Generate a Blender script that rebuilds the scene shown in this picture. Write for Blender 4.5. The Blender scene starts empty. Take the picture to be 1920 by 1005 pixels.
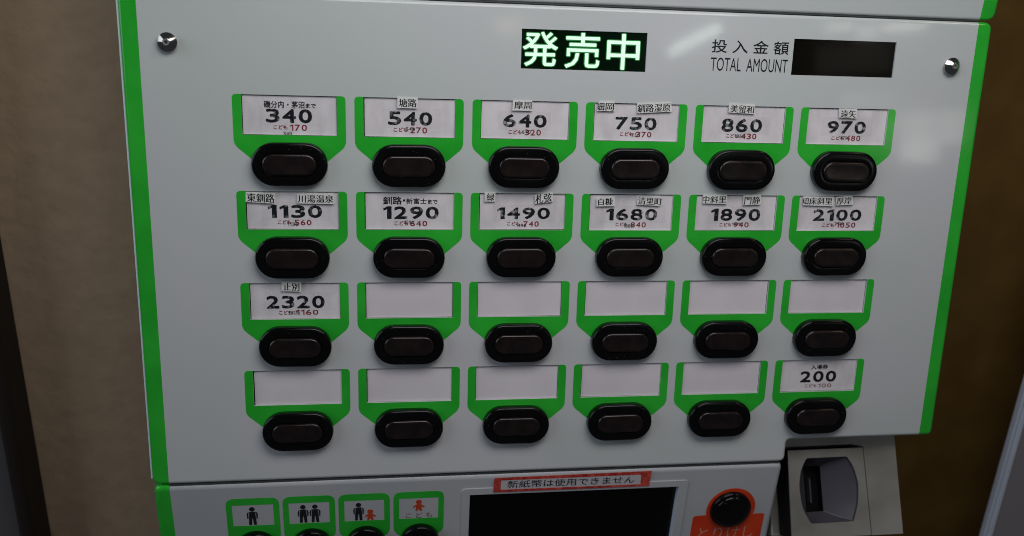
import bpy, bmesh, math, random
from mathutils import Vector, Matrix
random.seed(7)
sc = bpy.context.scene
COL = sc.collection
MM = 0.001
TILT = math.radians(-7.05)          # the price panel leans back by this much
TM = Matrix.Rotation(TILT, 4, 'X')

def P3(x, y, z=0.0):                # panel coordinates in mm (right, up, out) -> local metres
    return Vector((x, -z, y)) * MM

# ------------------------------------------------------------------ camera
cam_d = bpy.data.cameras.new('camera')
cam = bpy.data.objects.new('camera', cam_d); COL.objects.link(cam); sc.camera = cam
RC = [[0.9903367665926066, 0.027662465225852334, 0.13589656637501285],
      [-0.003941696024748774, -0.9738946486959166, 0.22696624478453511],
      [0.1386273846227297, -0.225308679941039, -0.9643746403621296]]
def vv(a): return Vector((a[0], -a[2], a[1]))
right = vv(RC[0]); up = -vv(RC[1]); back = -vv(RC[2])
mw = Matrix(((right.x, up.x, back.x, 0), (right.y, up.y, back.y, 0), (right.z, up.z, back.z, 0), (0, 0, 0, 1)))
CAMP = P3(-82.2177, 81.0387, 370.522)
mw.translation = CAMP
cam.matrix_world = TM @ mw
cam_d.sensor_width = 36.0
cam_d.lens = 1591.47266 / 1920 * 36.0
cam_d.clip_start = 0.01; cam_d.clip_end = 50
cam_d.dof.use_dof = True
cam_d.dof.focus_distance = 0.378
cam_d.dof.aperture_fstop = 8.5

# ------------------------------------------------------------------ world, lamps, exposure
w = bpy.data.worlds.new('World'); sc.world = w; w.use_nodes = True
bg = w.node_tree.nodes['Background']
bg.inputs[0].default_value = (0.80, 0.86, 1.0, 1); bg.inputs[1].default_value = 0.045
sc.cycles.filter_width = 1.0
sc.view_settings.view_transform = 'Standard'; sc.view_settings.look = 'None'
sc.view_settings.exposure = 0.0; sc.view_settings.gamma = 1.0

def area(name, pos, aim, sx, sy, radiance, color, roll=0.0):
    l = bpy.data.lights.new(name, 'AREA'); l.shape = 'RECTANGLE'
    l.size = sx * MM; l.size_y = sy * MM
    l.energy = radiance * math.pi * (sx * MM) * (sy * MM); l.color = color
    o = bpy.data.objects.new(name, l); COL.objects.link(o)
    p = TM @ P3(*pos); a = TM @ P3(*aim)
    q = (a - p).to_track_quat('-Z', 'Y').to_matrix().to_4x4() @ Matrix.Rotation(roll, 4, 'Z')
    q.translation = p; o.matrix_world = q
    return o
# broad daylight window to the left, warm room lamp up on the right, added fill lamp close above the panel for its falloff
area('window_light', (-1500, 550, 550), (0, 0, 0), 1300, 950, 1.65, (0.80, 0.90, 1.0))
area('panel_fill_light', (25, 295, 262), (0, 55, 0), 340, 190, 4.1, (1.0, 0.985, 0.985))
area('warm_lamp', (900, 900, 700), (60, 0, 0), 160, 160, 8.0, (1.0, 0.76, 0.50))
# far openings whose reflections show in the glossy panel
area('tube_light', (580, 161, 1500), (50, 97, 0), 120, 20, 8.5, (0.85, 1.0, 0.92), math.radians(26))
area('far_bulb', (166, 175, 1500), (-33, 99, 0), 60, 34, 1.8, (1.0, 0.75, 0.5))
for i, (px, py, sx, sy, L) in enumerate([(1137, -10, 72, 52, 1.5), (1150, -72, 78, 62, 2.2), (1226, -18, 58, 78, 1.2),
                                         (1040, -28, 50, 60, 1.6), (915, 200, 60, 22, 1.8), (1075, 206, 90, 18, 3.4), (985, 192, 46, 30, 1.6),
                                         (960, 130, 160, 60, 0.15), (1010, 40, 120, 30, 0.6)]):
    area('window_pane_light', (px, py, 1500), (160, 60, 0), sx, sy, L * 1.5, (1.0, 0.98, 0.90))

# ------------------------------------------------------------------ materials
def mat(name, col, rough=0.4, metal=0.0, spec=0.5, emis=None, es=0.0, coat=0.0):
    m = bpy.data.materials.new(name); m.use_nodes = True
    b = m.node_tree.nodes['Principled BSDF']
    b.inputs['Base Color'].default_value = (*col, 1)
    b.inputs['Roughness'].default_value = rough; b.inputs['Metallic'].default_value = metal
    b.inputs['Specular IOR Level'].default_value = spec
    b.inputs['Coat Weight'].default_value = coat
    if emis: b.inputs['Emission Color'].default_value = (*emis, 1); b.inputs['Emission Strength'].default_value = es
    return m
def N(m, t, **kw):
    n = m.node_tree.nodes.new(t)
    for k, v in kw.items():
        if k in n.inputs.keys(): n.inputs[k].default_value = v
        else: setattr(n, k, v)
    return n
def L(m, a, ao, b, bo): m.node_tree.links.new(a.outputs[ao], b.inputs[bo])
def bsdf(m): return m.node_tree.nodes['Principled BSDF']
def mottle(m, c0, c1, scale, detail=4, lo=0.35, hi=0.65, stretch=(1, 1, 1)):
    g = N(m, 'ShaderNodeNewGeometry'); mp = N(m, 'ShaderNodeMapping'); mp.inputs['Scale'].default_value = stretch
    n = N(m, 'ShaderNodeTexNoise', Scale=scale, Detail=detail)
    r = N(m, 'ShaderNodeValToRGB'); r.color_ramp.elements[0].position = lo; r.color_ramp.elements[1].position = hi
    r.color_ramp.elements[0].color = (*c0, 1); r.color_ramp.elements[1].color = (*c1, 1)
    L(m, g, 'Position', mp, 'Vector'); L(m, mp, 'Vector', n, 'Vector'); L(m, n, 'Fac', r, 'Fac'); L(m, r, 'Color', bsdf(m), 'Base Color')
    return n
def bump(m, scale, strength, dist, detail=3, stretch=(1, 1, 1)):
    g = N(m, 'ShaderNodeNewGeometry'); mp = N(m, 'ShaderNodeMapping'); mp.inputs['Scale'].default_value = stretch
    n = N(m, 'ShaderNodeTexNoise', Scale=scale, Detail=detail)
    b = N(m, 'ShaderNodeBump', Strength=strength, Distance=dist)
    L(m, g, 'Position', mp, 'Vector'); L(m, mp, 'Vector', n, 'Vector'); L(m, n, 'Fac', b, 'Height'); L(m, b, 'Normal', bsdf(m), 'Normal')

M = {}
M['panel'] = mat('panel_acrylic', (0.62, 0.63, 0.635), 0.055)
mottle(M['panel'], (0.58, 0.635, 0.615), (0.64, 0.64, 0.67), 7, 3)
def specks(m, scale, size, dark, seedoff=0.0):
    # tiny dust and dirt marks over the existing colour
    b = bsdf(m); lk = b.inputs['Base Color'].links[0]; src = lk.from_socket; m.node_tree.links.remove(lk)
    g = N(m, 'ShaderNodeNewGeometry'); v = N(m, 'ShaderNodeTexVoronoi', Scale=scale); L(m, g, 'Position', v, 'Vector')
    r = N(m, 'ShaderNodeValToRGB'); r.color_ramp.elements[0].position = size * .6; r.color_ramp.elements[1].position = size
    r.color_ramp.elements[0].color = (1, 1, 1, 1); r.color_ramp.elements[1].color = (0, 0, 0, 1); L(m, v, 'Distance', r, 'Fac')
    sp = N(m, 'ShaderNodeSeparateColor'); L(m, v, 'Color', sp, 'Color')
    t = N(m, 'ShaderNodeMath', operation='GREATER_THAN'); L(m, sp, 'Green', t, 0); t.inputs[1].default_value = 0.6
    u = N(m, 'ShaderNodeMath', operation='MULTIPLY'); L(m, r, 'Color', u, 0); L(m, t, 0, u, 1)
    x = N(m, 'ShaderNodeMix', data_type='RGBA'); m.node_tree.links.new(u.outputs[0], x.inputs[0]); m.node_tree.links.new(src, x.inputs[6])
    x.inputs[7].default_value = (*dark, 1); m.node_tree.links.new(x.outputs[2], b.inputs['Base Color'])
def smudge(m, scale, lo, hi, stretch=(1, 1, 1)):
    g = N(m, 'ShaderNodeNewGeometry'); mp = N(m, 'ShaderNodeMapping'); mp.inputs['Scale'].default_value = stretch
    n = N(m, 'ShaderNodeTexNoise', Scale=scale, Detail=5); L(m, g, 'Position', mp, 'Vector'); L(m, mp, 'Vector', n, 'Vector')
    r = N(m, 'ShaderNodeMapRange'); r.inputs['From Min'].default_value = .35; r.inputs['From Max'].default_value = .65
    r.inputs['To Min'].default_value = lo; r.inputs['To Max'].default_value = hi
    L(m, n, 'Fac', r, 'Value'); L(m, r, 'Result', bsdf(m), 'Roughness')
specks(M['panel'], 70, 0.022, (0.28, 0.26, 0.24)); smudge(M['panel'], 22, 0.045, 0.085)
M['panel_lower'] = mat('panel_plastic', (0.50, 0.52, 0.55), 0.32)
mottle(M['panel_lower'], (0.49, 0.51, 0.54), (0.53, 0.54, 0.56), 25, 4)
M['green'] = mat('green_print', (0.02, 0.4, 0.03), 0.08)
mottle(M['green'], (0.021, 0.45, 0.030), (0.034, 0.54, 0.042), 45, 5)
specks(M['green'], 120, 0.03, (0.10, 0.40, 0.12)); smudge(M['green'], 30, 0.06, 0.16)
M['card'] = mat('card_paper', (0.66, 0.60, 0.64), 0.22)
mottle(M['card'], (0.68, 0.645, 0.675), (0.84, 0.80, 0.83), 120, 6, 0.30, 0.60, (1, 1, 0.5))
M['card_blank'] = mat('card_blank', (0.68, 0.62, 0.66), 0.22)
mottle(M['card_blank'], (0.77, 0.72, 0.765), (0.82, 0.77, 0.81), 60, 3)
M['tape'] = mat('old_tape', (0.55, 0.51, 0.52), 0.25)
bsdf(M['tape']).inputs['Alpha'].default_value = 0.03
M['sticker'] = mat('sticker_paper', (0.8, 0.8, 0.78), 0.5)
mottle(M['sticker'], (0.76, 0.77, 0.74), (0.84, 0.85, 0.82), 300, 3)
M['ink'] = mat('ink_black', (0.012, 0.013, 0.016), 0.35)
M['inkprint'] = mat('panel_print', (0.012, 0.013, 0.016), 0.2)
M['inkthin'] = mat('ink_thin', (0.05, 0.055, 0.06), 0.4)
M['red_ink'] = mat('ink_red', (0.30, 0.018, 0.03), 0.4)
mottle(M['red_ink'], (0.34, 0.02, 0.035), (0.19, 0.02, 0.03), 900, 2)
M['fade_ink'] = mat('ink_red_faded', (0.30, 0.13, 0.14), 0.4)
mottle(M['fade_ink'], (0.22, 0.10, 0.11), (0.42, 0.26, 0.28), 1500, 2)
def worn():
    m = mat('ink_worn', (0.012, 0.013, 0.016), 0.35)
    g = N(m, 'ShaderNodeNewGeometry')
    v = N(m, 'ShaderNodeTexVoronoi', Scale=620.0)
    L(m, g, 'Position', v, 'Vector')
    # round rubbed spots, each with a strength of its own
    r1 = N(m, 'ShaderNodeValToRGB'); r1.color_ramp.elements[0].position = 0.42; r1.color_ramp.elements[1].position = 0.55
    r1.color_ramp.elements[0].color = (1, 1, 1, 1); r1.color_ramp.elements[1].color = (0, 0, 0, 1)
    L(m, v, 'Distance', r1, 'Fac')
    sp = N(m, 'ShaderNodeSeparateColor'); L(m, v, 'Color', sp, 'Color')
    r2 = N(m, 'ShaderNodeValToRGB'); r2.color_ramp.elements[0].position = 0.35; r2.color_ramp.elements[1].position = 1.0
    r2.color_ramp.elements[0].color = (0, 0, 0, 1); r2.color_ramp.elements[1].color = (0.85, 0.85, 0.85, 1)
    L(m, sp, 'Red', r2, 'Fac')
    n = N(m, 'ShaderNodeTexNoise', Scale=160.0, Detail=1); L(m, g, 'Position', n, 'Vector')
    r3 = N(m, 'ShaderNodeValToRGB'); r3.color_ramp.elements[0].position = 0.38; r3.color_ramp.elements[1].position = 0.47
    L(m, n, 'Fac', r3, 'Fac')
    mu = N(m, 'ShaderNodeMath', operation='MULTIPLY'); L(m, r1, 'Color', mu, 0); L(m, r2, 'Color', mu, 1)
    mu2 = N(m, 'ShaderNodeMath', operation='MULTIPLY'); L(m, mu, 0, mu2, 0); L(m, r3, 'Color', mu2, 1)
    mx = N(m, 'ShaderNodeMix', data_type='RGBA')
    mx.inputs[6].default_value = (0.010, 0.012, 0.015, 1); mx.inputs[7].default_value = (0.38, 0.38, 0.39, 1)
    m.node_tree.links.new(mu2.outputs[0], mx.inputs[0]); m.node_tree.links.new(mx.outputs[2], bsdf(m).inputs['Base Color'])
    return m
M['ink_worn'] = worn()
M['black'] = mat('black_plastic', (0.0022, 0.0022, 0.0026), 0.16, spec=0.3)
mottle(M['black'], (0.002, 0.002, 0.0024), (0.003, 0.003, 0.0033), 80, 2); specks(M['black'], 520, 0.10, (0.10, 0.10, 0.10)); smudge(M['black'], 60, 0.10, 0.24)
M['cap'] = mat('button_lens', (0.010, 0.0065, 0.007), 0.22, spec=0.55)
mottle(M['cap'], (0.007, 0.0045, 0.0045), (0.016, 0.009, 0.008), 200, 4); smudge(M['cap'], 70, 0.13, 0.30)
M['steel'] = mat('stud_steel', (0.50, 0.48, 0.45), 0.13, 1.0)
bsdf(M['steel']).inputs['Anisotropic'].default_value = 0.5
M['metal'] = mat('brushed_steel', (0.42, 0.40, 0.37), 0.36, 0.6)
mottle(M['metal'], (0.28, 0.27, 0.245), (0.46, 0.44, 0.41), 26, 3, 0.3, 0.7, (1, 1, 2))
bump(M['metal'], 500, 0.12, 0.0002, 2, (0.2, 1, 5))
M['metal_in'] = mat('slot_plastic', (0.065, 0.06, 0.076), 0.38)
M['dark'] = mat('dark_gap', (0.004, 0.004, 0.004), 0.6, spec=0.15)
M['gasket'] = mat('gasket_rubber', (0.05, 0.055, 0.055), 0.6)
M['cabinet'] = mat('cabinet_paint', (0.35, 0.36, 0.36), 0.45)
M['glass'] = mat('display_glass', (0.005, 0.004, 0.002), 0.06, spec=0.4)
M['glass_low'] = mat('screen_glass', (0.002, 0.002, 0.0017), 0.14, spec=0.25)
M['led_back'] = mat('led_back', (0.001, 0.003, 0.0015), 0.15, spec=0.2, emis=(0.0, 0.25, 0.03), es=0.012)
M['led_halo'] = mat('led_halo', (0.0, 0.05, 0.01), 0.5, emis=(0.05, 0.75, 0.16), es=0.22)
M['led'] = mat('led_glyph', (0.02, 0.1, 0.04), 0.5, emis=(0.72, 1.0, 0.78), es=1.05)
M['red'] = mat('red_plate', (0.60, 0.04, 0.008), 0.35)
mottle(M['red'], (0.66, 0.045, 0.008), (0.80, 0.065, 0.012), 50, 3)
M['pink'] = mat('plate_lettering', (0.72, 0.38, 0.30), 0.4)
M['redtape'] = mat('red_marker', (0.50, 0.035, 0.025), 0.45)
mottle(M['redtape'], (0.72, 0.09, 0.06), (0.36, 0.015, 0.012), 330, 5)
M['notice'] = mat('notice_paper', (0.60, 0.57, 0.60), 0.4)
M['orange'] = mat('child_print', (0.55, 0.06, 0.015), 0.35)
M['edge'] = mat('acrylic_edge', (0.70, 0.84, 0.90), 0.2)
M['wall'] = mat('stucco_wall', (0.4, 0.3, 0.22), 0.7, spec=0.3)
mottle(M['wall'], (0.52, 0.37, 0.24), (0.575, 0.41, 0.27), 90, 6)
bump(M['wall'], 75, 0.30, 0.004, 4, (1.0, 1, 1.1))
M['brown'] = mat('brown_wall', (0.17, 0.10, 0.03), 0.7, spec=0.2)
mottle(M['brown'], (0.19, 0.105, 0.026), (0.24, 0.138, 0.036), 30, 6)
M['void'] = mat('dark_wood', (0.020, 0.013, 0.010), 0.6, spec=0.3)
M['greydoor'] = mat('grey_door', (0.13, 0.12, 0.125), 0.6)
M['bluewhite'] = mat('blue_white_frame', (0.68, 0.76, 0.90), 0.35)
M['mauve'] = mat('mauve_panel', (0.30, 0.28, 0.30), 0.5)

# ------------------------------------------------------------------ builders
def link(name, mesh, m, parent=None, loc=(0, 0, 0), smooth=False, rx=0.0):
    mesh.materials.clear()
    for k in (m if isinstance(m, (list, tuple)) else [m]): mesh.materials.append(k)
    if smooth:
        for p in mesh.polygons: p.use_smooth = True
    mesh.name = name
    o = bpy.data.objects.new(name, mesh); COL.objects.link(o)
    if parent: o.parent = parent
    o.location = P3(*loc) if not isinstance(loc, Vector) else loc
    o.rotation_euler.x = rx
    return o
def again(src, parent, loc):
    o = src.copy(); COL.objects.link(o); o.parent = parent; o.location = P3(*loc)
    return o
def root(name, label, cat, loc=(0, 0, 0), group=None, tilt=True):
    o = bpy.data.objects.new(name, None); COL.objects.link(o); o.empty_display_size = 0.01
    o['label'] = label; o['category'] = cat
    if group: o['group'] = group
    if tilt:
        o.rotation_euler.x = TILT; o.location = TM @ P3(*loc)
    else: o.location = P3(*loc)
    return o
def pydata(name, vs, fs, mm=True):
    me = bpy.data.meshes.new(name); me.from_pydata([P3(*v) if mm else v for v in vs], [], fs); me.validate(); me.update()
    return me
def fill(loops, thick, ztop, name='shape'):
    """flat plate from closed loops (first the outline, then holes), front face at ztop (mm), thickness thick"""
    cu = bpy.data.curves.new('c', 'CURVE'); cu.dimensions = '2D'; cu.fill_mode = 'BOTH'; cu.extrude = thick / 2
    for lp in loops:
        s = cu.splines.new('POLY'); s.points.add(len(lp) - 1); s.use_cyclic_u = True
        for i, p in enumerate(lp): s.points[i].co = (p[0], p[1], 0, 1)
    o = bpy.data.objects.new('c', cu); COL.objects.link(o)
    bpy.context.view_layer.update()
    me = bpy.data.meshes.new_from_object(o.evaluated_get(bpy.context.evaluated_depsgraph_get()))
    bpy.data.objects.remove(o); bpy.data.curves.remove(cu)
    for v in me.vertices:
        x, y, z = v.co; v.co = P3(x, y, z - thick / 2 + ztop)
    bm = bmesh.new(); bm.from_mesh(me); bmesh.ops.recalc_face_normals(bm, faces=bm.faces)
    for f in bm.faces: f.smooth = False
    bm.to_mesh(me); bm.free()
    me.name = name
    return me
def rect(x0, x1, y0, y1): return [(x0, y0), (x1, y0), (x1, y1), (x0, y1)]
def rrect(x0, x1, y0, y1, r, n=6):
    if not isinstance(r, (list, tuple)): r = [r] * 4        # bl, br, tr, tl
    out = []
    for (cx, cy, a0), q in zip([(x0, y0, 180), (x1, y0, 270), (x1, y1, 0), (x0, y1, 90)], r):
        if q <= 0: out.append((cx, cy)); continue
        ox = cx + q if a0 in (180, 90) else cx - q
        oy = cy + q if a0 in (180, 270) else cy - q
        for i in range(n + 1):
            a = math.radians(a0 + 90 * i / n); out.append((ox + q * math.cos(a), oy + q * math.sin(a)))
    return out
def soften(pts, rad, n=4):
    """round given corners of a polygon; rad[i] is the cut length at point i"""
    out = []
    for i, p in enumerate(pts):
        r = rad[i]
        if not r: out.append(p); continue
        a = Vector(pts[i - 1]); b = Vector(p); c = Vector(pts[(i + 1) % len(pts)])
        s = b + (a - b).normalized() * r; e = b + (c - b).normalized() * r
        for k in range(n + 1):
            t = k / n; q = s * (1 - t) ** 2 + b * 2 * t * (1 - t) + e * t * t; out.append((q.x, q.y))
    return out
def digits(s, x0, x1, y0, y1, z, fat, g=0.19, stem=0.34, name='price'):
    # each digit fitted in its own cell; the 1 is narrower, drawn with its flag
    ws = [0.62 if ch == '1' else 1.0 for ch in s]; 
    k = (x1 - x0) / (sum(ws) + g * (len(s) - 1)); x = x0; bm = bmesh.new(); h = y1 - y0
    for ch, w_ in zip(s, ws):
        if ch == '1':
            r = x + w_ * k; t = stem * k
            pts = [(r, y0), (r, y1), (r - t * 0.85, y1), (x, y1 - 0.17 * h), (x + 0.02 * k, y1 - 0.35 * h), (r - t, y1 - 0.24 * h), (r - t, y0)]
            me = fill([pts[::-1]], 0.01, z + 0.01)
        else: me = glyphs(ch, x, x + w_ * k, y0, y1, z, fat=fat)
        bm.from_mesh(me); bpy.data.meshes.remove(me); x += (w_ + g) * k
    me = bpy.data.meshes.new(name); bm.to_mesh(me); bm.free(); return me
def glyphs(s, x0, x1, y0, y1, z, bold=0.0, spacing=1.0, sweep=0.0, res=3, clip=None, shear=0.0, name='text', fat=0.0):
    """letters as thin flat geometry, fitted into the box (mm)"""
    tc = bpy.data.curves.new('t', 'FONT'); tc.body = s; tc.size = 1.0; tc.offset = bold; tc.space_character = spacing
    tc.resolution_u = res; tc.fill_mode = 'FRONT'; tc.shear = shear
    o = bpy.data.objects.new('t', tc); COL.objects.link(o)
    bpy.context.view_layer.update()
    me = bpy.data.meshes.new_from_object(o.evaluated_get(bpy.context.evaluated_depsgraph_get()))
    bpy.data.objects.remove(o); bpy.data.curves.remove(tc)
    xs = [v.co.x for v in me.vertices]; ys = [v.co.y for v in me.vertices]
    if not xs: return me
    ax, bx, ay, by = min(xs), max(xs), min(ys), max(ys)
    h = y1 - y0; sw = sweep * h; ft = fat * h
    for v in me.vertices:
        v.co = Vector((x0 + sw + ft + (v.co.x - ax) / (bx - ax) * (x1 - x0 - 2 * sw - 2 * ft), y0 + ft + (v.co.y - ay) / (by - ay) * (h - 2 * ft), z))
    bm = bmesh.new(); bm.from_mesh(me)
    if sw:
        base = list(bm.faces)
        for k, d in enumerate((-sw, sw, -sw * .5, sw * .5)):
            g = bmesh.ops.duplicate(bm, geom=base)
            for e in g['geom']:
                if isinstance(e, bmesh.types.BMVert): e.co.x += d; e.co.z += 0.006 * (k + 1)
    if ft:
        base = list(bm.faces)
        for k in range(8):
            a = math.pi * k / 4; g = bmesh.ops.duplicate(bm, geom=base)
            for e in g['geom']:
                if isinstance(e, bmesh.types.BMVert): e.co.x += ft * math.cos(a); e.co.y += ft * math.sin(a); e.co.z += 0.004 * (k + 1)
    if clip is not None:
        bmesh.ops.bisect_plane(bm, geom=bm.verts[:] + bm.edges[:] + bm.faces[:], plane_co=(clip, 0, 0), plane_no=(-1, 0, 0), clear_outer=True)
    for v in bm.verts: x, y, q = v.co; v.co = P3(x, y, q)
    for f in bm.faces:
        if f.normal.y > 0: f.normal_flip()
    bm.to_mesh(me); bm.free(); me.name = name
    return me
def loft(loops, cap_first=False, cap_last=True):
    """loops: lists of (x,y,z) with equal counts"""
    vs = [p for lp in loops for p in lp]; n = len(loops[0]); fs = []
    for k in range(len(loops) - 1):
        for i in range(n):
            j = (i + 1) % n; fs.append((k * n + i, k * n + j, (k + 1) * n + j, (k + 1) * n + i))
    if cap_last: fs.append(tuple((len(loops) - 1) * n + i for i in range(n)))
    if cap_first: fs.append(tuple(range(n))[::-1])
    return vs, fs
def stadium(hw, hh, n=14):
    """half width, half height, end caps semicircular"""
    out = []; c = max(hw - hh, 0)
    for sx, a0 in ((1, -90), (-1, 90)):
        for i in range(n + 1):
            a = math.radians(a0 + 180 * i / n); out.append((sx * c + hh * math.cos(a), hh * math.sin(a)))
    return out
def box(x0, x1, y0, y1, z0, z1, name='box'):
    vs = [(x, y, z) for z in (z0, z1) for y in (y0, y1) for x in (x0, x1)]
    return pydata(name, vs, [(0, 2, 3, 1), (4, 5, 7, 6), (0, 1, 5, 4), (2, 6, 7, 3), (0, 4, 6, 2), (1, 3, 7, 5)])
def bevel(o, w, seg=3):
    b = o.modifiers.new('bevel', 'BEVEL'); b.width = w * MM; b.segments = seg; b.limit_method = 'ANGLE'
    return o

def inset_loop(pts, d):
    """offset a closed counter-clockwise outline inwards by d"""
    n = len(pts); out = []
    for i in range(n):
        a = Vector(pts[i - 1]); b = Vector(pts[i]); c = Vector(pts[(i + 1) % n])
        e1 = (b - a).normalized(); e2 = (c - b).normalized()
        n1 = Vector((-e1.y, e1.x)); n2 = Vector((-e2.y, e2.x))
        k = (n1 + n2); k /= max(0.3, k.dot(n1)) if k.length else 1
        out.append(tuple(b + k * d))
    return out

# ------------------------------------------------------------------ surroundings (upright, untilted)
def setting(name, mesh, m, **kw):
    o = link(name, mesh, m, **kw); o['kind'] = 'structure'; return o
# stucco wall on the left with a dark post standing on it
pts = [(120, 99), (-420, 99)]
vs = [(x, h, -d) for h in (-700, 500) for x, d in pts]; n = len(pts)
wall = setting('stucco_wall', pydata('stucco_wall', vs, [(i, i + 1, n + i + 1, n + i) for i in range(n - 1)]), M['wall'], smooth=True)
wall['label'] = 'beige brown textured stucco wall left of the ticket machine'; wall['category'] = 'wall'; del wall['kind']
me = pydata('brown_wall', [(120.5, -900, -128), (1200, -900, -128), (1200, 500, -128), (120.5, 500, -128)], [(0, 1, 2, 3)])
bw = link('brown_wall', me, M['brown']); bw['label'] = 'dark olive brown wall right of the ticket machine'; bw['category'] = 'wall'
dp = bevel(link('wooden_post', box(-294.5, -286, -700, 500, -99, -76), M['void']), 3.0)
dp['label'] = 'narrow dark brown post on the stucco wall at the lower left'; dp['category'] = 'post'
gd = root('grey_door', 'blurred grey door edge in the bottom left corner beyond the dark post', 'door', (-352, -400, -118), tilt=False)
bevel(link('door_leaf', box(-200, 53, -500, 900, -20, 20), M['greydoor'], gd), 3)
fr = root('sliding_door', 'pale blue white door edge with grey panel standing at the far right', 'door', (305, -400, -65), tilt=False)
def slab(name, x0, x1, z0, z1, m, lean=0):
    vs = [(x + lean * (y - 250) / 100, y, z) for z in (z0, z1) for y in (-600, 900) for x in (x0, x1)]
    return bevel(link(name, pydata(name, vs, [(0, 2, 3, 1), (4, 5, 7, 6), (0, 1, 5, 4), (2, 6, 7, 3), (0, 4, 6, 2), (1, 3, 7, 5)]), m, fr), 0.8)
slab('door_stile', 0, 2.2, -2.5, 2, M['bluewhite'])
slab('gasket', 2.2, 2.7, -3, 1.2, M['greydoor'])
slab('door_stile', 2.7, 6.4, -3, 2.2, M['bluewhite'])
slab('door_panel', 6.4, 240, -4, 0.5, M['mauve'])

# ------------------------------------------------------------------ ticket machine
tm = root('ticket_machine', 'white and green station ticket machine with four rows of black oval fare buttons', 'ticket machine')
GX = 183.4
def shell(prefix, outline, holes, thick, rb, mp, loc, rx, stripes=(-1, 1), ztop=0.0):
    """moulded panel with a rounded rim; the printed green margins beyond +-183.4 are parts of their own"""
    prof = [(0, -thick)] + [(rb * (1 - math.cos(math.radians(90 * k / 7))), -rb * (1 - math.sin(math.radians(90 * k / 7)))) for k in range(8)]
    loops = [[(x, y, z) for x, y in inset_loop(outline, d)] if d else [(x, y, z) for x, y in outline] for d, z in prof]
    n = len(outline); groups = {0: [], -1: [], 1: []}
    for k in range(len(loops) - 1):
        for i in range(n):
            j = (i + 1) % n; mx = (loops[k][i][0] + loops[k][j][0]) / 2
            g = -1 if mx < -GX else 1 if mx > GX else 0
            groups[g].append(((k, i), (k, j), (k + 1, j), (k + 1, i)))
    inner = [(p[0], p[1]) for p in loops[-1]]
    res = {}
    for g, fl in groups.items():
        if not fl: continue
        idx = {}; vs = []; fs = []
        for f in fl:
            q = []
            for key in f:
                if key not in idx: idx[key] = len(vs); vs.append(loops[key[0]][key[1]])
                q.append(idx[key])
            fs.append(tuple(q))
        me = pydata('rim', vs, fs)
        bm = bmesh.new(); bm.from_mesh(me)
        for f in bm.faces: f.smooth = True
        if g:                                    # flat of the stripe
            pl = [p for p in inner if p[0] * g >= GX - 0.01]
            f = bm.faces.new([bm.verts.new(P3(x, y, 0)) for x, y in pl]); f.smooth = False
        else:
            fm = fill([[p for p in inner if abs(p[0]) <= GX + 0.01]] + holes, 0.9, 0)
            bm2 = bmesh.new(); bm2.from_mesh(fm)
            tmp = bpy.data.meshes.new('x'); bm2.to_mesh(tmp); bm2.free(); bm.from_mesh(tmp)
        if g == -1:
            for f in bm.faces:
                c = f.calc_center_median()
                if c.x < (min(p[0] for p in outline) + 1.15) * MM and f.smooth: f.material_index = 1
        me2 = bpy.data.meshes.new('part'); bm.to_mesh(me2); bm.free()
        me2.validate(); me2.update()
        mats = [M['green'], M['edge']] if g else [mp]
        res[g] = link('green_stripe' if g else prefix, me2, mats, tm, loc, rx=rx)
    return res
outline_left = 190.7

CX = [-125 + 50 * i for i in range(6)]
CY = [60.57 - 40.38 * r for r in range(4)]
HW, HH = 19.46, 8.28
# main panel
ol = soften([(-190.7, -106.1), (-183.4, -106.1), (112.3, -106.1), (112.3, -94.4), (183.4, -94.4), (190.7, -94.4), (190.7, 109.1), (183.4, 109.1),
             (-183.4, 109.1), (-190.7, 109.1)], [4, 0, 3.2, 2.2, 0, 3, 4, 0, 0, 4], 6)
holes = [rect(cx - HW, cx + HW, cy - HH, cy + HH) for cx in CX for cy in CY]
holes += [rect(-27.6, 27.6, 82.5, 99.0), rect(95.15, 144.3, 83.1, 98.8)]
shell('main_panel', ol, holes, 5, 1.8, M['panel'], (0, 0, 0), 0)
link('acrylic_edge', box(-191.25, -190.6, -103.2, 108, -4.5, -1.2), M['edge'], tm)
# upper panel, coming forward as it rises
UP = math.radians(8)
ol = soften([(-190.9, 0.35), (-183.4, 0.35), (183.4, 0.35), (190.9, 0.35), (190.9, 120), (183.4, 120), (-183.4, 120), (-190.9, 120)], [4, 0, 0, 4, 4, 0, 0, 4], 6)
shell('upper_panel', ol, [], 5, 1.4, M['panel'], (0, 109.3, 0), UP)
# lower panel, its foot set back
LOW = math.radians(10); LY = -107.0
ol = soften([(-190.7, -150), (-183.4, -150), (111.6, -150), (111.6, 0.15), (-183.4, 0.15), (-190.7, 0.15)], [4, 0, 3, 4, 0, 4], 6)
shell('lower_panel', ol, [rect(-46.2, 58.7, -90, -11.0)], 6, 2.4, M['panel_lower'], (0, LY, 0), LOW)
# cabinet behind the panels
bevel(link('cabinet', box(-190.2, 190.0, -94.0, 109.0, -95, -3.0), M['cabinet'], tm), 1.0)
cb2 = link('cabinet', box(-190.2, 108, -320, -0.4, -80, -3.6), M['cabinet'], tm, (0, LY + 0.9, 0)); cb2.rotation_euler.x = LOW
link('cabinet', box(-188, 189, 0, 160, -90, -4), M['cabinet'], tm, (0, 109.6, 0), rx=UP)
for y, z1, x1 in ((109.35, -0.9, 189.6),):
    link('seam_gasket', box(-183.4, 183.4, y - 0.15, y + 0.45, -4, -0.5), M['gasket'], tm)
link('seam_gasket', box(-183.4, 109.5, LY - 0.1, LY + 0.85, -4, -0.8), M['gasket'], tm)

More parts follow.
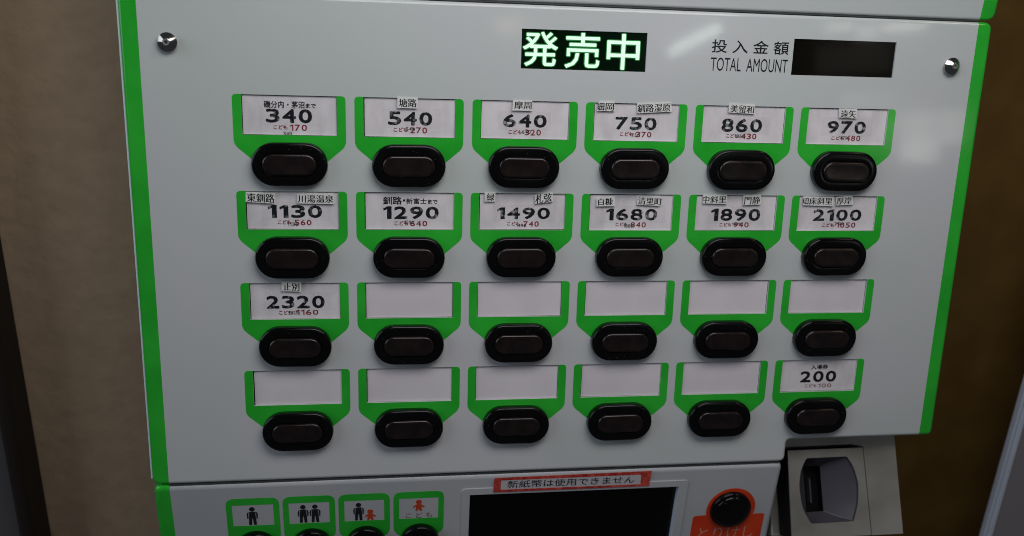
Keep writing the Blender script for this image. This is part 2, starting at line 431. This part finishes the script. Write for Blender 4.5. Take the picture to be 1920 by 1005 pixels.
# studs
def lathe(prof, n=40):
    loops = [[(r * math.cos(2 * math.pi * i / n), r * math.sin(2 * math.pi * i / n), z) for i in range(n)] for r, z in prof]
    return loft(loops)
sv, sf = lathe([(3.1, 0), (3.1, 1.3), (3.25, 1.3), (3.8, 1.45), (3.9, 1.7), (3.85, 1.95), (1.55, 3.9), (1.35, 4.0)])
stud = pydata('stud', sv, sf)
for p in stud.polygons: p.use_smooth = True
tip_v, tip_f = lathe([(1.3, 3.99), (1.25, 4.12), (0.7, 4.05), (0.65, 3.7)], 24)
tipm = pydata('tip', tip_v, tip_f)
s0 = link('stud', stud, M['steel'], tm, (-171.9, 88.75, 0)); s1 = again(s0, tm, (171.9, 89.0, 0))
for s_ in (s0, s1):
    e = s_.modifiers.new('split', 'EDGE_SPLIT'); e.split_angle = math.radians(30)
t0 = link('stud_tip', tipm, M['metal'], s0); t1 = again(t0, s1, (0, 0, 0))

# LED sign and amount display
led = link('led_sign', box(-27.9, 27.9, 82.2, 99.3, -2.2, -0.7), M['led_back'], tm)
for ch, x0, x1, y0, y1 in (('発', -26.9, -11.6, 83.6, 98.0), ('売', -8.5, 6.9, 83.3, 98.1), ('中', 10.0, 24.7, 83.2, 98.3)):
    link('lit_halo', glyphs(ch, x0 - .35, x1 + .35, y0 - .35, y1 + .35, -0.64, fat=0.036), M['led_halo'], led)
    link('lit_character', glyphs(ch, x0, x1, y0, y1, -0.56, fat=0.010), M['led'], led)
amt = link('amount_display', box(94.9, 144.6, 82.8, 99.1, -2.4, -0.8), M['glass'], tm)
link('panel_lettering', glyphs('投 入 金 額', 57.1, 92.9, 91.7, 97.4, 0.05, fat=0.012), M['inkprint'], tm)
link('panel_lettering', glyphs('TOTAL  AMOUNT', 57.2, 93.1, 83.9, 89.7, 0.05, bold=0.0), M['inkprint'], tm)

# fare selectors
U = soften([(-23.15, 8.42), (-23.15, -12.5), (-12, -22), (12, -22), (23.15, -12.5), (23.15, 8.42), (19.46, 8.42), (19.46, -8.28), (-19.46, -8.28), (-19.46, 8.42)],
           [1.9, 2.4, 0, 0, 2.4, 1.9, 0, 0, 0, 0], 5)
frame_me = fill([U], 0.05, 0.06, 'label_frame')
card_me = box(-19.1, 19.3, -8.15, 7.95, -1.05, -0.8, 'price_card')
frames = []; f0 = c0 = b0 = k0 = None
def button_loops(hw, hh, prof):
    return [[(x, y, z) for x, y in stadium(hw - d, hh - d)] for d, z in prof]
HP = [(0.3, 0), (0.0, 0.4), (0.0, 2.7), (0.1, 3.25), (0.35, 3.65), (0.8, 3.9), (1.5, 4.0), (2.8, 4.05), (4.1, 4.05), (4.42, 3.95), (4.5, 3.4)]
bv, bf = loft(button_loops(15.75, 9.15, HP))
house_me = pydata('button', bv, bf)
KP = [(0, 3.4), (0.0, 4.25), (0.07, 4.55), (0.25, 4.85), (0.52, 5.07), (0.88, 5.18), (1.3, 5.18), (2.2, 5.12)]
kv, kf = loft(button_loops(11.25, 4.55, KP))
cap_me = pydata('button_cap', kv, kf)
for me in (house_me, cap_me):
    for p in me.polygons: p.use_smooth = True
backing = link('card_backing', box(-150, 150, -75, 72, -1.6, -1.2), M['dark'], tm)
cards = {}
rng = random.Random(3)
for r in range(4):
    for c in range(6):
        if f0 is None:
            f = f0 = link('label_frame', frame_me, M['green'], tm, (CX[c], CY[r], 0))
            b = b0 = link('button', house_me, M['black'], tm, (CX[c] - 0.25, CY[r] - 20.3, 0))
            k0 = link('button_cap', cap_me, M['cap'], b)
            cd = c0 = link('price_card', card_me, M['card'], tm, (CX[c], CY[r], 0))
        else:
            f = again(f0, tm, (CX[c], CY[r], 0)); b = again(b0, tm, (CX[c] - 0.25, CY[r] - 20.3, 0)); k = again(k0, b, (rng.uniform(-.06, .06), rng.uniform(-.06, .06), rng.uniform(-.12, .12)))
            cd = again(c0, tm, (CX[c], CY[r], 0))
        b.rotation_euler.y = rng.uniform(-.012, .012); f.location += P3(rng.uniform(-.08, .08), 0, 0)
        cd.location += P3(rng.uniform(-.12, .12), rng.uniform(-.1, .08), 0) - P3(0, 0, 0)
        cd.rotation_euler.y = rng.uniform(-.003, .003)
        cards[r, c] = cd
blank_me = card_me.copy(); blank_me.materials.clear(); blank_me.materials.append(M['card_blank'])
TEXTS = [
(0, 0, 'price', '340', -134.76, -115.78, 57.39, 63.26),
(0, 0, 'kodomo', 'こども', -131.83, -126.07, 54.67, 56.45),
(0, 0, 'child', '170', -125.08, -118.03, 54.19, 56.75),
(0, 0, 'small', '340', -127.81, -124.29, 52.27, 53.7),
(0, 1, 'price', '540', -84.25, -65.42, 57.33, 63.17),
(0, 1, 'kodomo', 'こども', -81.95, -75.96, 54.56, 56.37),
(0, 1, 'child', '270', -74.92, -67.6, 54.07, 56.62),
(0, 1, 'small', '540', -76.64, -72.83, 55.15, 56.61),
(0, 2, 'price', '640', -34.67, -15.35, 57.39, 63.02),
(0, 2, 'kodomo', 'こども', -32.07, -26.3, 54.4, 56.25),
(0, 2, 'child', '320', -24.94, -17.72, 54.01, 56.56),
(0, 2, 'small', '640', -26.19, -22.24, 54.75, 56.34),
(0, 3, 'price', '750', 15.5, 34.42, 57.25, 62.89),
(0, 3, 'kodomo', 'こども', 17.88, 23.87, 54.48, 56.26),
(0, 3, 'child', '370', 25.18, 32.33, 54.08, 56.51),
(0, 3, 'small', '750', 23.33, 26.7, 54.28, 55.79),
(0, 4, 'price', '860', 64.86, 84.12, 57.07, 63.08),
(0, 4, 'kodomo', 'こども', 67.51, 72.91, 54.52, 56.27),
(0, 4, 'child', '430', 74.68, 81.85, 53.99, 56.58),
(0, 4, 'small', '860', 72.34, 76.12, 54.59, 56.12),
(0, 5, 'price', '970', 115.62, 134.61, 57.42, 63.15),
(0, 5, 'kodomo', 'こども', 118.17, 124.48, 54.55, 56.23),
(0, 5, 'child', '480', 125.4, 132.47, 54.12, 56.64),
(0, 5, 'small', '970', 122.66, 125.97, 54.88, 56.28),
(1, 0, 'price', '1130', -135.44, -112.67, 16.85, 22.45),
(1, 0, 'kodomo', 'こども', -131.41, -125.97, 14.05, 15.87),
(1, 0, 'child', '560', -124.43, -117.24, 13.65, 16.07),
(1, 0, 'small', '1130', -127.44, -122.8, 13.31, 14.87),
(1, 1, 'price', '1290', -86.5, -62.28, 16.63, 22.23),
(1, 1, 'kodomo', 'こども', -81.64, -75.77, 13.78, 15.69),
(1, 1, 'child', '640', -74.81, -67.36, 13.42, 15.88),
(1, 1, 'small', '1290', -77.38, -73.1, 14.5, 15.97),
(1, 2, 'price', '1490', -36.38, -12.42, 16.73, 21.99),
(1, 2, 'kodomo', 'こども', -31.69, -26.16, 13.82, 15.43),
(1, 2, 'child', '740', -24.38, -17.37, 13.29, 15.74),
(1, 2, 'small', '1490', -27.64, -23.2, 13.11, 14.67),
(1, 3, 'price', '1680', 13.53, 37.46, 16.48, 21.89),
(1, 3, 'kodomo', 'こども', 18.17, 23.79, 13.8, 15.5),
(1, 3, 'child', '840', 25.24, 32.45, 13.26, 15.7),
(1, 3, 'small', '1680', 21.82, 26.42, 13.24, 14.77),
(1, 4, 'price', '1890', 63.3, 87.25, 16.27, 22.01),
(1, 4, 'kodomo', 'こども', 67.82, 73.47, 13.66, 15.39),
(1, 4, 'child', '940', 74.55, 82.01, 13.22, 15.7),
(1, 4, 'small', '1890', 73.74, 78.21, 14.14, 15.52),
(1, 5, 'price', '2100', 113.38, 137.68, 16.64, 22.12),
(1, 5, 'kodomo', 'こども', 118.33, 124.36, 13.69, 15.56),
(1, 5, 'child', '1050', 125.6, 135.19, 13.36, 15.89),
(1, 5, 'small', '2100', 124.58, 128.9, 14.64, 16.05),
(2, 0, 'price', '2320', -137.48, -112.37, -23.64, -17.82),
(2, 0, 'kodomo', 'こども', -132.16, -126.63, -26.46, -24.61),
(2, 0, 'child', '1160', -124.89, -115.24, -26.68, -24.32),
(2, 0, 'small', '2320', -128.21, -123.99, -26.33, -24.81),
(3, 5, 'price', '200', 115.86, 134.71, -64.23, -58.47),
(3, 5, 'kodomo', 'こども', 118.63, 124.74, -66.83, -65.22),
(3, 5, 'child', '100', 125.57, 132.62, -67.14, -65.08),
(0, 0, 'dest', '磯分内・茅沼', -135.48, -118.78, 63.47, 66.44),
(0, 0, 'made', 'まで', -118.39, -114.17, 63.71, 65.68),
(1, 1, 'dest', '釧路', -86.62, -78.43, 22.99, 26.49),
(1, 1, 'dot', '・', -77.9, -77.05, 24.42, 25.29),
(1, 1, 'dest2', '新富士', -76.57, -67.67, 23.33, 25.87),
(1, 1, 'made', 'まで', -67.14, -62.85, 23.37, 25.38),
(3, 5, 'dest', '入場券', 120.88, 129.73, -57.65, -55.23),
]
seen = set(t[:2] for t in TEXTS)
for k, cd in cards.items():
    if k not in seen: cd.data = blank_me; cd['label'] = 'blank white price card'
KIND = {'price': ('price_number', 'ink_worn', 0, 0.0, 1.12, 0.044), 'kodomo': ('child_word', 'red_ink', 0, 0, 1, .03), 'child': ('child_price', 'red_ink', 0, 0, 1.05, 0.022),
        'small': ('small_number', 'inkthin', 0, 0, 1, 0), 'dest': ('station_name', 'ink', 0, 0, 1, .022), 'dest2': ('station_name', 'ink', 0, 0, 1, .016),
        'dot': ('station_name', 'ink', 0, 0, 1, 0), 'made': ('until_word', 'ink', 0, 0, 1, .03)}
for (r, c, kind, s, x0, x1, y0, y1) in TEXTS:
    nm, mt, bold, sw, sp, ft = KIND[kind]
    if (r, c) == (3, 5) and kind in ('kodomo', 'child'): mt = 'fade_ink'
    if (r, c) == (3, 5) and kind == 'price': mt = 'ink'
    z = {'small': -0.60}.get(kind, -0.74)
    if s == '・': x0, x1, y0, y1 = x0 - .1, x1 + .1, y0 - .1, y1 + .1
    if kind in ('price', 'child', 'small'): link(nm, digits(s, x0 - CX[c], x1 - CX[c], y0 - CY[r], y1 - CY[r], z, ft, *((0.19, 0.34) if kind == 'price' else (0.27, 0.2) if kind == 'child' else (.25, .13))), M[mt], cards[r, c])
    else: link(nm, glyphs(s, x0 - CX[c], x1 - CX[c], y0 - CY[r], y1 - CY[r], z, bold=bold, spacing=sp, fat=ft), M[mt], cards[r, c])
    if kind == 'price' and (r, c) != (3, 5):
        tx0, tx1 = x0 - CX[c] - rng.uniform(1, 3), x1 - CX[c] + rng.uniform(1, 4)
        link('tape_strip', box(tx0, tx1, y0 - CY[r] - 1.2, y1 - CY[r] + rng.uniform(.8, 1.6), -0.79, -0.765), M['tape'], cards[r, c])
cards[3, 5]['label'] = 'admission ticket card priced 200'

# stickers laid over the cards
STICK = [
(0, 1, '塘路', [(-80.2, 69.39), (-71.49, 69.19), (-71.68, 64.57), (-80.21, 64.7)], (-79.59, -72.0, 65.1, 68.58)),
(0, 2, '摩周', [(-30.71, 69.11), (-22.2, 69.2), (-22.05, 64.61), (-30.75, 64.68)], (-30.02, -22.41, 65.31, 68.59)),
(0, 3, '細岡', [(7.54, 69.57), (14.4, 69.83), (14.66, 65.29), (6.82, 65.33)], (5.89, 14.25, 65.51, 68.89)),
(0, 3, '釧路湿原', [(24.7, 69.06), (40.13, 69.94), (40.89, 65.68), (25.08, 64.66)], (24.92, 40.02, 65.35, 68.97)),
(0, 4, '美留和', [(67.02, 70.02), (79.38, 69.75), (79.56, 65.42), (67.28, 65.87)], (67.93, 79.15, 65.84, 69.19)),
(0, 5, '遠矢', [(119.9, 68.74), (128.75, 68.77), (129.12, 64.41), (120.4, 64.67)], (120.88, 128.41, 64.71, 68.13)),
(1, 0, '東釧路', [(-144.16, 28.25), (-131.97, 27.83), (-132.28, 23.24), (-144.34, 23.9)], (-143.76, -132.29, 23.74, 27.52)),
(1, 0, '川湯温泉', [(-122.82, 27.64), (-107.41, 27.92), (-107.24, 23.25), (-123.04, 23.41)], (-122.62, -107.56, 23.74, 27.08)),
(1, 2, '緑', [(-42.1, 28.85), (-37.38, 29.0), (-37.29, 24.8), (-42.02, 24.77)], (-41.25, -37.72, 25.07, 28.44)),
(1, 2, '札弦', [(-19.83, 27.94), (-11.69, 29.11), (-11.31, 24.87), (-19.42, 23.94)], (-19.4, -11.93, 24.41, 28.53)),
(1, 3, '白糠', [(8.45, 27.06), (16.95, 27.68), (17.2, 23.12), (8.67, 22.9)], (9.28, 16.23, 23.49, 26.72)),
(1, 3, '清里町', [(27.41, 27.66), (39.05, 27.58), (38.2, 23.25), (27.36, 23.86)], (27.82, 39.06, 23.79, 27.15)),
(1, 4, '中斜里', [(58.33, 28.57), (69.9, 28.78), (70.11, 24.42), (58.65, 24.62)], (58.19, 69.62, 24.78, 28.06)),
(1, 4, '門静', [(77.71, 28.45), (86.29, 28.69), (86.61, 24.24), (78.14, 23.9)], (78.39, 86.04, 24.33, 27.92)),
(1, 5, '知床斜里', [(107.01, 28.28), (122.19, 28.22), (122.42, 23.72), (107.35, 24.09)], (106.33, 121.68, 24.43, 27.71)),
(1, 5, '厚岸', [(123.43, 28.06), (131.61, 28.7), (132.26, 24.54), (123.73, 24.08)], (123.8, 131.27, 24.63, 27.98)),
(2, 0, '止別', [(-130.51, -10.98), (-122.17, -11.14), (-122.4, -15.74), (-130.76, -15.4)], (-129.91, -123.02, -15.31, -11.82)),
]
ROWN = ['top row', 'second row', 'third row']; COLN = ['first', 'second', 'third', 'fourth', 'fifth', 'last']
EXTRA = {'細岡': 'left sticker with a cut corner', '釧路湿原': 'right sticker, the widest', '東釧路': 'left of two stickers', '川湯温泉': 'right of two stickers', '緑': 'narrow one-character left sticker',
         '札弦': 'tilted right sticker', '白糠': 'left of two stickers', '清里町': 'right sticker with curling corner', '中斜里': 'left of two stickers', '門静': 'right of two stickers',
         '知床斜里': 'wide left sticker', '厚岸': 'short right sticker'}
for (r, c, s, q, bx) in STICK:
    cx = sum(p[0] for p in q) / 4; cy = sum(p[1] for p in q) / 4
    st = root('station_sticker', 'white sticker %s, %s on the %s card of the %s' % (s, EXTRA.get(s, 'alone'), COLN[c], ROWN[r]), 'sticker', (cx, cy, 0), group='station name stickers on the fare cards')
    qq = [(x - cx, y - cy) for x, y in q][::-1]
    if s == '細岡': qq = qq[:3] + [(qq[3][0] - .0, qq[3][1])]
    lift = 0.09
    a = math.atan2(q[1][1] - q[0][1] + q[2][1] - q[3][1], q[1][0] - q[0][0] + q[2][0] - q[3][0])
    if s == '細岡': a = 0.02
    link('paper', fill([qq], 0.22, 0.22 + lift), M['sticker'], st)
    w = bx[1] - bx[0]
    me = glyphs(s, bx[0] - cx, bx[1] - cx, bx[2] - cy, bx[3] - cy, 0.23 + lift, sweep=0.024)
    left = min(qq, key=lambda p: p[0])[0] + .15
    o = link('station_name', me, M['ink'], st)
    if abs(a) > 0.02:
        mxx = (bx[0] + bx[1]) / 2 - cx; myy = (bx[2] + bx[3]) / 2 - cy
        for v in me.vertices:
            dx = v.co.x / MM - mxx; v.co.z += dx * math.tan(a) * MM
        # keep the measured height after slanting
    if bx[0] - cx < left:
        bm = bmesh.new(); bm.from_mesh(me)
        bmesh.ops.bisect_plane(bm, geom=bm.verts[:] + bm.edges[:] + bm.faces[:], plane_co=(left * MM, 0, 0), plane_no=(-1, 0, 0), clear_outer=True)
        bm.to_mesh(me); bm.free()

# ------------------------------------------------------------------ lower panel details (in the plane of the lower panel)
low = lambda name, me, m, loc=(0, 0, 0), parent=None: link(name, me, m, parent or tm, (loc[0], LY + loc[1] * math.cos(LOW) + loc[2] * math.sin(LOW) * 0, loc[1] * math.sin(LOW)) if parent is None else loc, rx=LOW if parent is None else 0)
def person(h, x, ytop, child=False):
    """flat printed figure: head, torso with legs, two arms"""
    def el(cx, cy, rx, ry, n=14): return [(cx + rx * math.cos(2 * math.pi * i / n), cy + ry * math.sin(2 * math.pi * i / n)) for i in range(n)]
    k = h / 10.3
    if not child:
        L_ = [el(0, -1.25, 1.25, 1.25),
              [(-1.3, -2.7), (1.3, -2.7), (1.55, -5.8), (1.75, -10.1), (1.55, -10.3), (0.65, -10.3), (0.45, -10.1), (0.15, -6.6), (-0.15, -6.6), (-0.45, -10.1), (-0.65, -10.3), (-1.55, -10.3), (-1.75, -10.1), (-1.55, -5.8)],
              [(-1.45, -2.75), (-1.75, -3.6), (-1.85, -6.6), (-2.35, -6.6), (-2.5, -4.2), (-2.2, -3.2)],
              [(1.45, -2.75), (2.2, -3.2), (2.5, -4.2), (2.35, -6.6), (1.85, -6.6), (1.75, -3.6)]]
        hb = fill([L_[0]], .05, .07)
    else:
        L_ = [el(0, -2.2, 2.2, 2.15),
              [(-1.9, -4.3), (1.9, -4.3), (4.3, -6.3), (4.1, -7.2), (3.4, -7.1), (2.0, -6.0), (2.2, -8.2), (2.4, -10.1), (2.0, -10.3), (0.9, -10.3), (0.5, -8.7), (0, -8.5),
               (-0.5, -8.7), (-0.9, -10.3), (-2.0, -10.3), (-2.4, -10.1), (-2.2, -8.2), (-2.0, -6.0), (-3.4, -7.1), (-4.1, -7.2), (-4.3, -6.3)]]
    L_ = [[(x + px * k, ytop + py * k) for px, py in l] for l in L_]
    bm = bmesh.new()
    for i, l in enumerate(L_):
        m_ = fill([l], .04, .10 + .012 * i); bm.from_mesh(m_); bpy.data.meshes.remove(m_)
    me = bpy.data.meshes.new('figure'); bm.to_mesh(me); bm.free(); return me
PCX = [-147.6, -121.95, -96.3, -70.5]
g_out = soften([(-12.05, -8.2), (-12.05, -31.2), (-7, -36), (7, -36), (12.05, -31.2), (12.05, -8.2)], [4, 2.2, 0, 0, 2.2, 4], 6)
pf_me = fill([g_out[::1], rect(-9.35, 9.35, -23.9, -12.05)], .05, .06, 'passenger_frame')
dv, df = loft([[((9.4 - d) * math.cos(2 * math.pi * i / 36), (9.4 - d) * math.sin(2 * math.pi * i / 36), z) for i in range(36)] for d, z in HP])
db_me = pydata('passenger_button', dv, df)
for p in db_me.polygons: p.use_smooth = True
dk_me = pydata('passenger_button_cap', *loft([[((5.0 - d) * math.cos(2 * math.pi * i / 28), (5.0 - d) * math.sin(2 * math.pi * i / 28), z) for i in range(28)] for d, z in KP]))
for i, px in enumerate(PCX):
    pf = low('passenger_frame', pf_me, M['green'], (px, 0, 0))
    b_ = low('passenger_button', db_me, M['black'], (px + 0.6, -36.2, 0)); link('button_cap', dk_me, M['cap'], b_)
    figs = {0: [(10.3, -0.4, -13.2, 0)], 1: [(10.3, -2.8, -13.2, 0), (10.3, 2.7, -13.2, 0)], 2: [(10.3, -2.7, -13.3, 0), (6.4, 2.75, -17.4, 1)], 3: [(6.6, 0, -12.9, 1)]}[i]
    for (h, x, yt, ch) in figs:
        link('child_figure' if ch else 'adult_figure', person(h, x, yt, ch), M['orange' if ch else 'ink'], pf)
    if i == 3:
        link('child_word', glyphs('こ ど も', -6.1, 6.4, -23.6, -20.6, .09, bold=-0.004), M['red_ink'], pf)
    pf['label'] = ['one adult button frame', 'two adults button frame', 'adult and child button frame', 'child button frame'][i]
# screen with bezel
bz = low('screen_bezel', fill([rrect(-50.0, 63.0, -95, -7.6, 2), rect(-46.1, 58.6, -90, -11.1)], 1.0, .55), M['panel_lower'])
bevel(bz, 0.4, 3)
low('touch_screen', box(-46.6, 59.2, -91, -10.6, -4.2, -3.0), M['glass_low'])
# right wall of the screen recess, its lit look put in as paler colour
low('bezel_side', box(58.55, 58.72, -90, -11.0, -4, .5), M['bluewhite'])
# cancel button
dome = [(88.1 + 13.0 * math.cos(math.radians(a)), -27.0 + 13.0 * math.sin(math.radians(a))) for a in range(-16, 197, 6)]
red = [(68.6, -75), (107.0, -75), (107.0, -30.4)] + dome + [(68.6, -30.4)]
red = soften(red, [0, 0, 1.8] + [0] * len(dome) + [1.8], 5)
rp = low('cancel_plate', fill([red], .06, .07), M['red'])
cv, cf = lathe([(10.6, 0), (10.6, 1.6), (10.3, 2.2), (9.6, 2.5), (9.2, 2.5), (9.0, 3.1), (8.4, 3.6), (6.5, 4.0), (3.5, 4.2), (1.2, 4.25)], 44)
cbm = pydata('cancel_button', cv, cf)
for p in cbm.polygons: p.use_smooth = True
low('cancel_button', cbm, M['black'], (87.6, -26.6, 0))
link('plate_lettering', glyphs('とりけし', 73.0, 102.5, -45.6, -38.2, .12, bold=-0.006), M['pink'], rp)

# red bordered notice stuck above the screen
nx, ny = 3.8, -5.7
nt = root('paper_notice', 'white strip notice with red hand coloured border and black Japanese text above the screen', 'sign',
          (nx, LY + ny * math.cos(LOW) + 0.75 * math.sin(LOW), ny * math.sin(LOW) + 0.75 * math.cos(LOW)))
nt.rotation_euler.x = TILT + LOW
link('red_border', fill([soften([(-38.6, -4.3), (38.9, -4.2), (39.3, 4.5), (38.0, 4.6), (-38.4, 3.9)], [0.3, .2, .2, .5, .3], 3), [(-35.2, -3.0), (34.4, -3.0), (34.2, 2.75), (-35.2, 2.5)]], .2, .2), M['redtape'], nt)
link('paper', fill([[(-38.2, -4.1), (38.6, -4.0), (38.9, 4.3), (-38.2, 3.6)]], .12, .12), M['notice'], nt)
me = glyphs('新紙幣は使用できません', -32.0, 31.0, -2.15, 2.1, .2, bold=0.004)
link('notice_text', me, M['ink'], nt)

# ------------------------------------------------------------------ coin unit (face leaning out towards its foot)
CA = math.radians(-22)
coin = lambda name, me, m, parent=None: link(name, me, m, parent or tm, (0, -96, -12) if parent is None else (0, 0, 0), rx=CA if parent is None else 0)
bevel(coin('coin_housing', box(113.2, 170, -54, 6, -60, -16), M['metal']), 1)
pl = coin('coin_plate', fill([[(113.0, 5), (113.0, -7.0), (117.2, -7.0), (152.6, -6.8), (159.3, -8.0), (159.9, -52.7), (177.1, -52.7), (177.1, 5)]], 9, 0), M['metal'])
bevel(pl, 0.5, 2)
barrel = soften([(127.4, -45.6), (150.6, -45.4), (153.9, -36.4), (154.9, -26.6), (152.9, -17.8), (149.7, -12.9), (127.6, -13.1), (124.2, -18.4), (122.4, -26.6), (123.4, -38.0)],
                [.8, .8, 3, 3, 3, .8, .8, 3, 3, 3], 4)
face = coin('coin_slot', fill([[(116.6, -52.6), (159.5, -52.6), (158.9, -8.7), (117.7, -8.9)], barrel], 0.8, .0), M['metal'])
# side and back of the slot block
sv = [(116.6, -52.6, -.7), (117.7, -8.9, -.7), (158.9, -8.7, -.7), (159.5, -52.6, -.7), (116.6, -52.6, -14), (117.7, -8.9, -14), (158.9, -8.7, -14), (159.5, -52.6, -14)]
coin('slot_side', pydata('slot_side', sv, [(0, 1, 5, 4), (1, 2, 6, 5), (3, 0, 4, 7)]), M['dark'], face)
n = len(barrel); slot = rect(130.0, 139.4, -41.2, -18.0)
def nearest_on_rect(x, y):
    # map the barrel outline on the slot rectangle: left bulge to its left side, right bulge to its right side
    t = (y + 13.0) / (-32.6); yy = -18.0 + t * (-23.2)
    xx = 130.0 if x < 128.5 else 139.4 if x > 148.5 else 130.0 + (x - 127.5) / (150.2 - 127.5) * 9.4
    return (min(max(xx, 130.0), 139.4), min(max(yy, -41.2), -18.0))
l0 = [(x, y, -.05) for x, y in barrel]
l1 = [(x, y, -1.6) for x, y in inset_loop(barrel, 0.1)]
l3 = [(*nearest_on_rect(x, y), -9.5) for x, y in barrel]
l2 = [((a[0] * .62 + b[0] * .38), (a[1] * .7 + b[1] * .3), -5.2) for a, b in zip(l1, l3)]
l4 = [(x, y, -14) for x, y, z in l3]
v_, f_ = loft([l0, l1, l2, l3], cap_last=False)
cv_ = pydata('cavity', v_, f_)
for p in cv_.polygons: p.use_smooth = True
cv_o = coin('slot_cavity', cv_, M['metal_in'], face)
e = cv_o.modifiers.new('split', 'EDGE_SPLIT'); e.split_angle = math.radians(35)
v_, f_ = loft([l3, l4], cap_last=True)
coin('slot_throat', pydata('throat', v_, f_), M['dark'], face)
coin('slot_guide', box(132.6, 133.3, -36.5, -24, -13, -9.2), M['metal_in'], face)
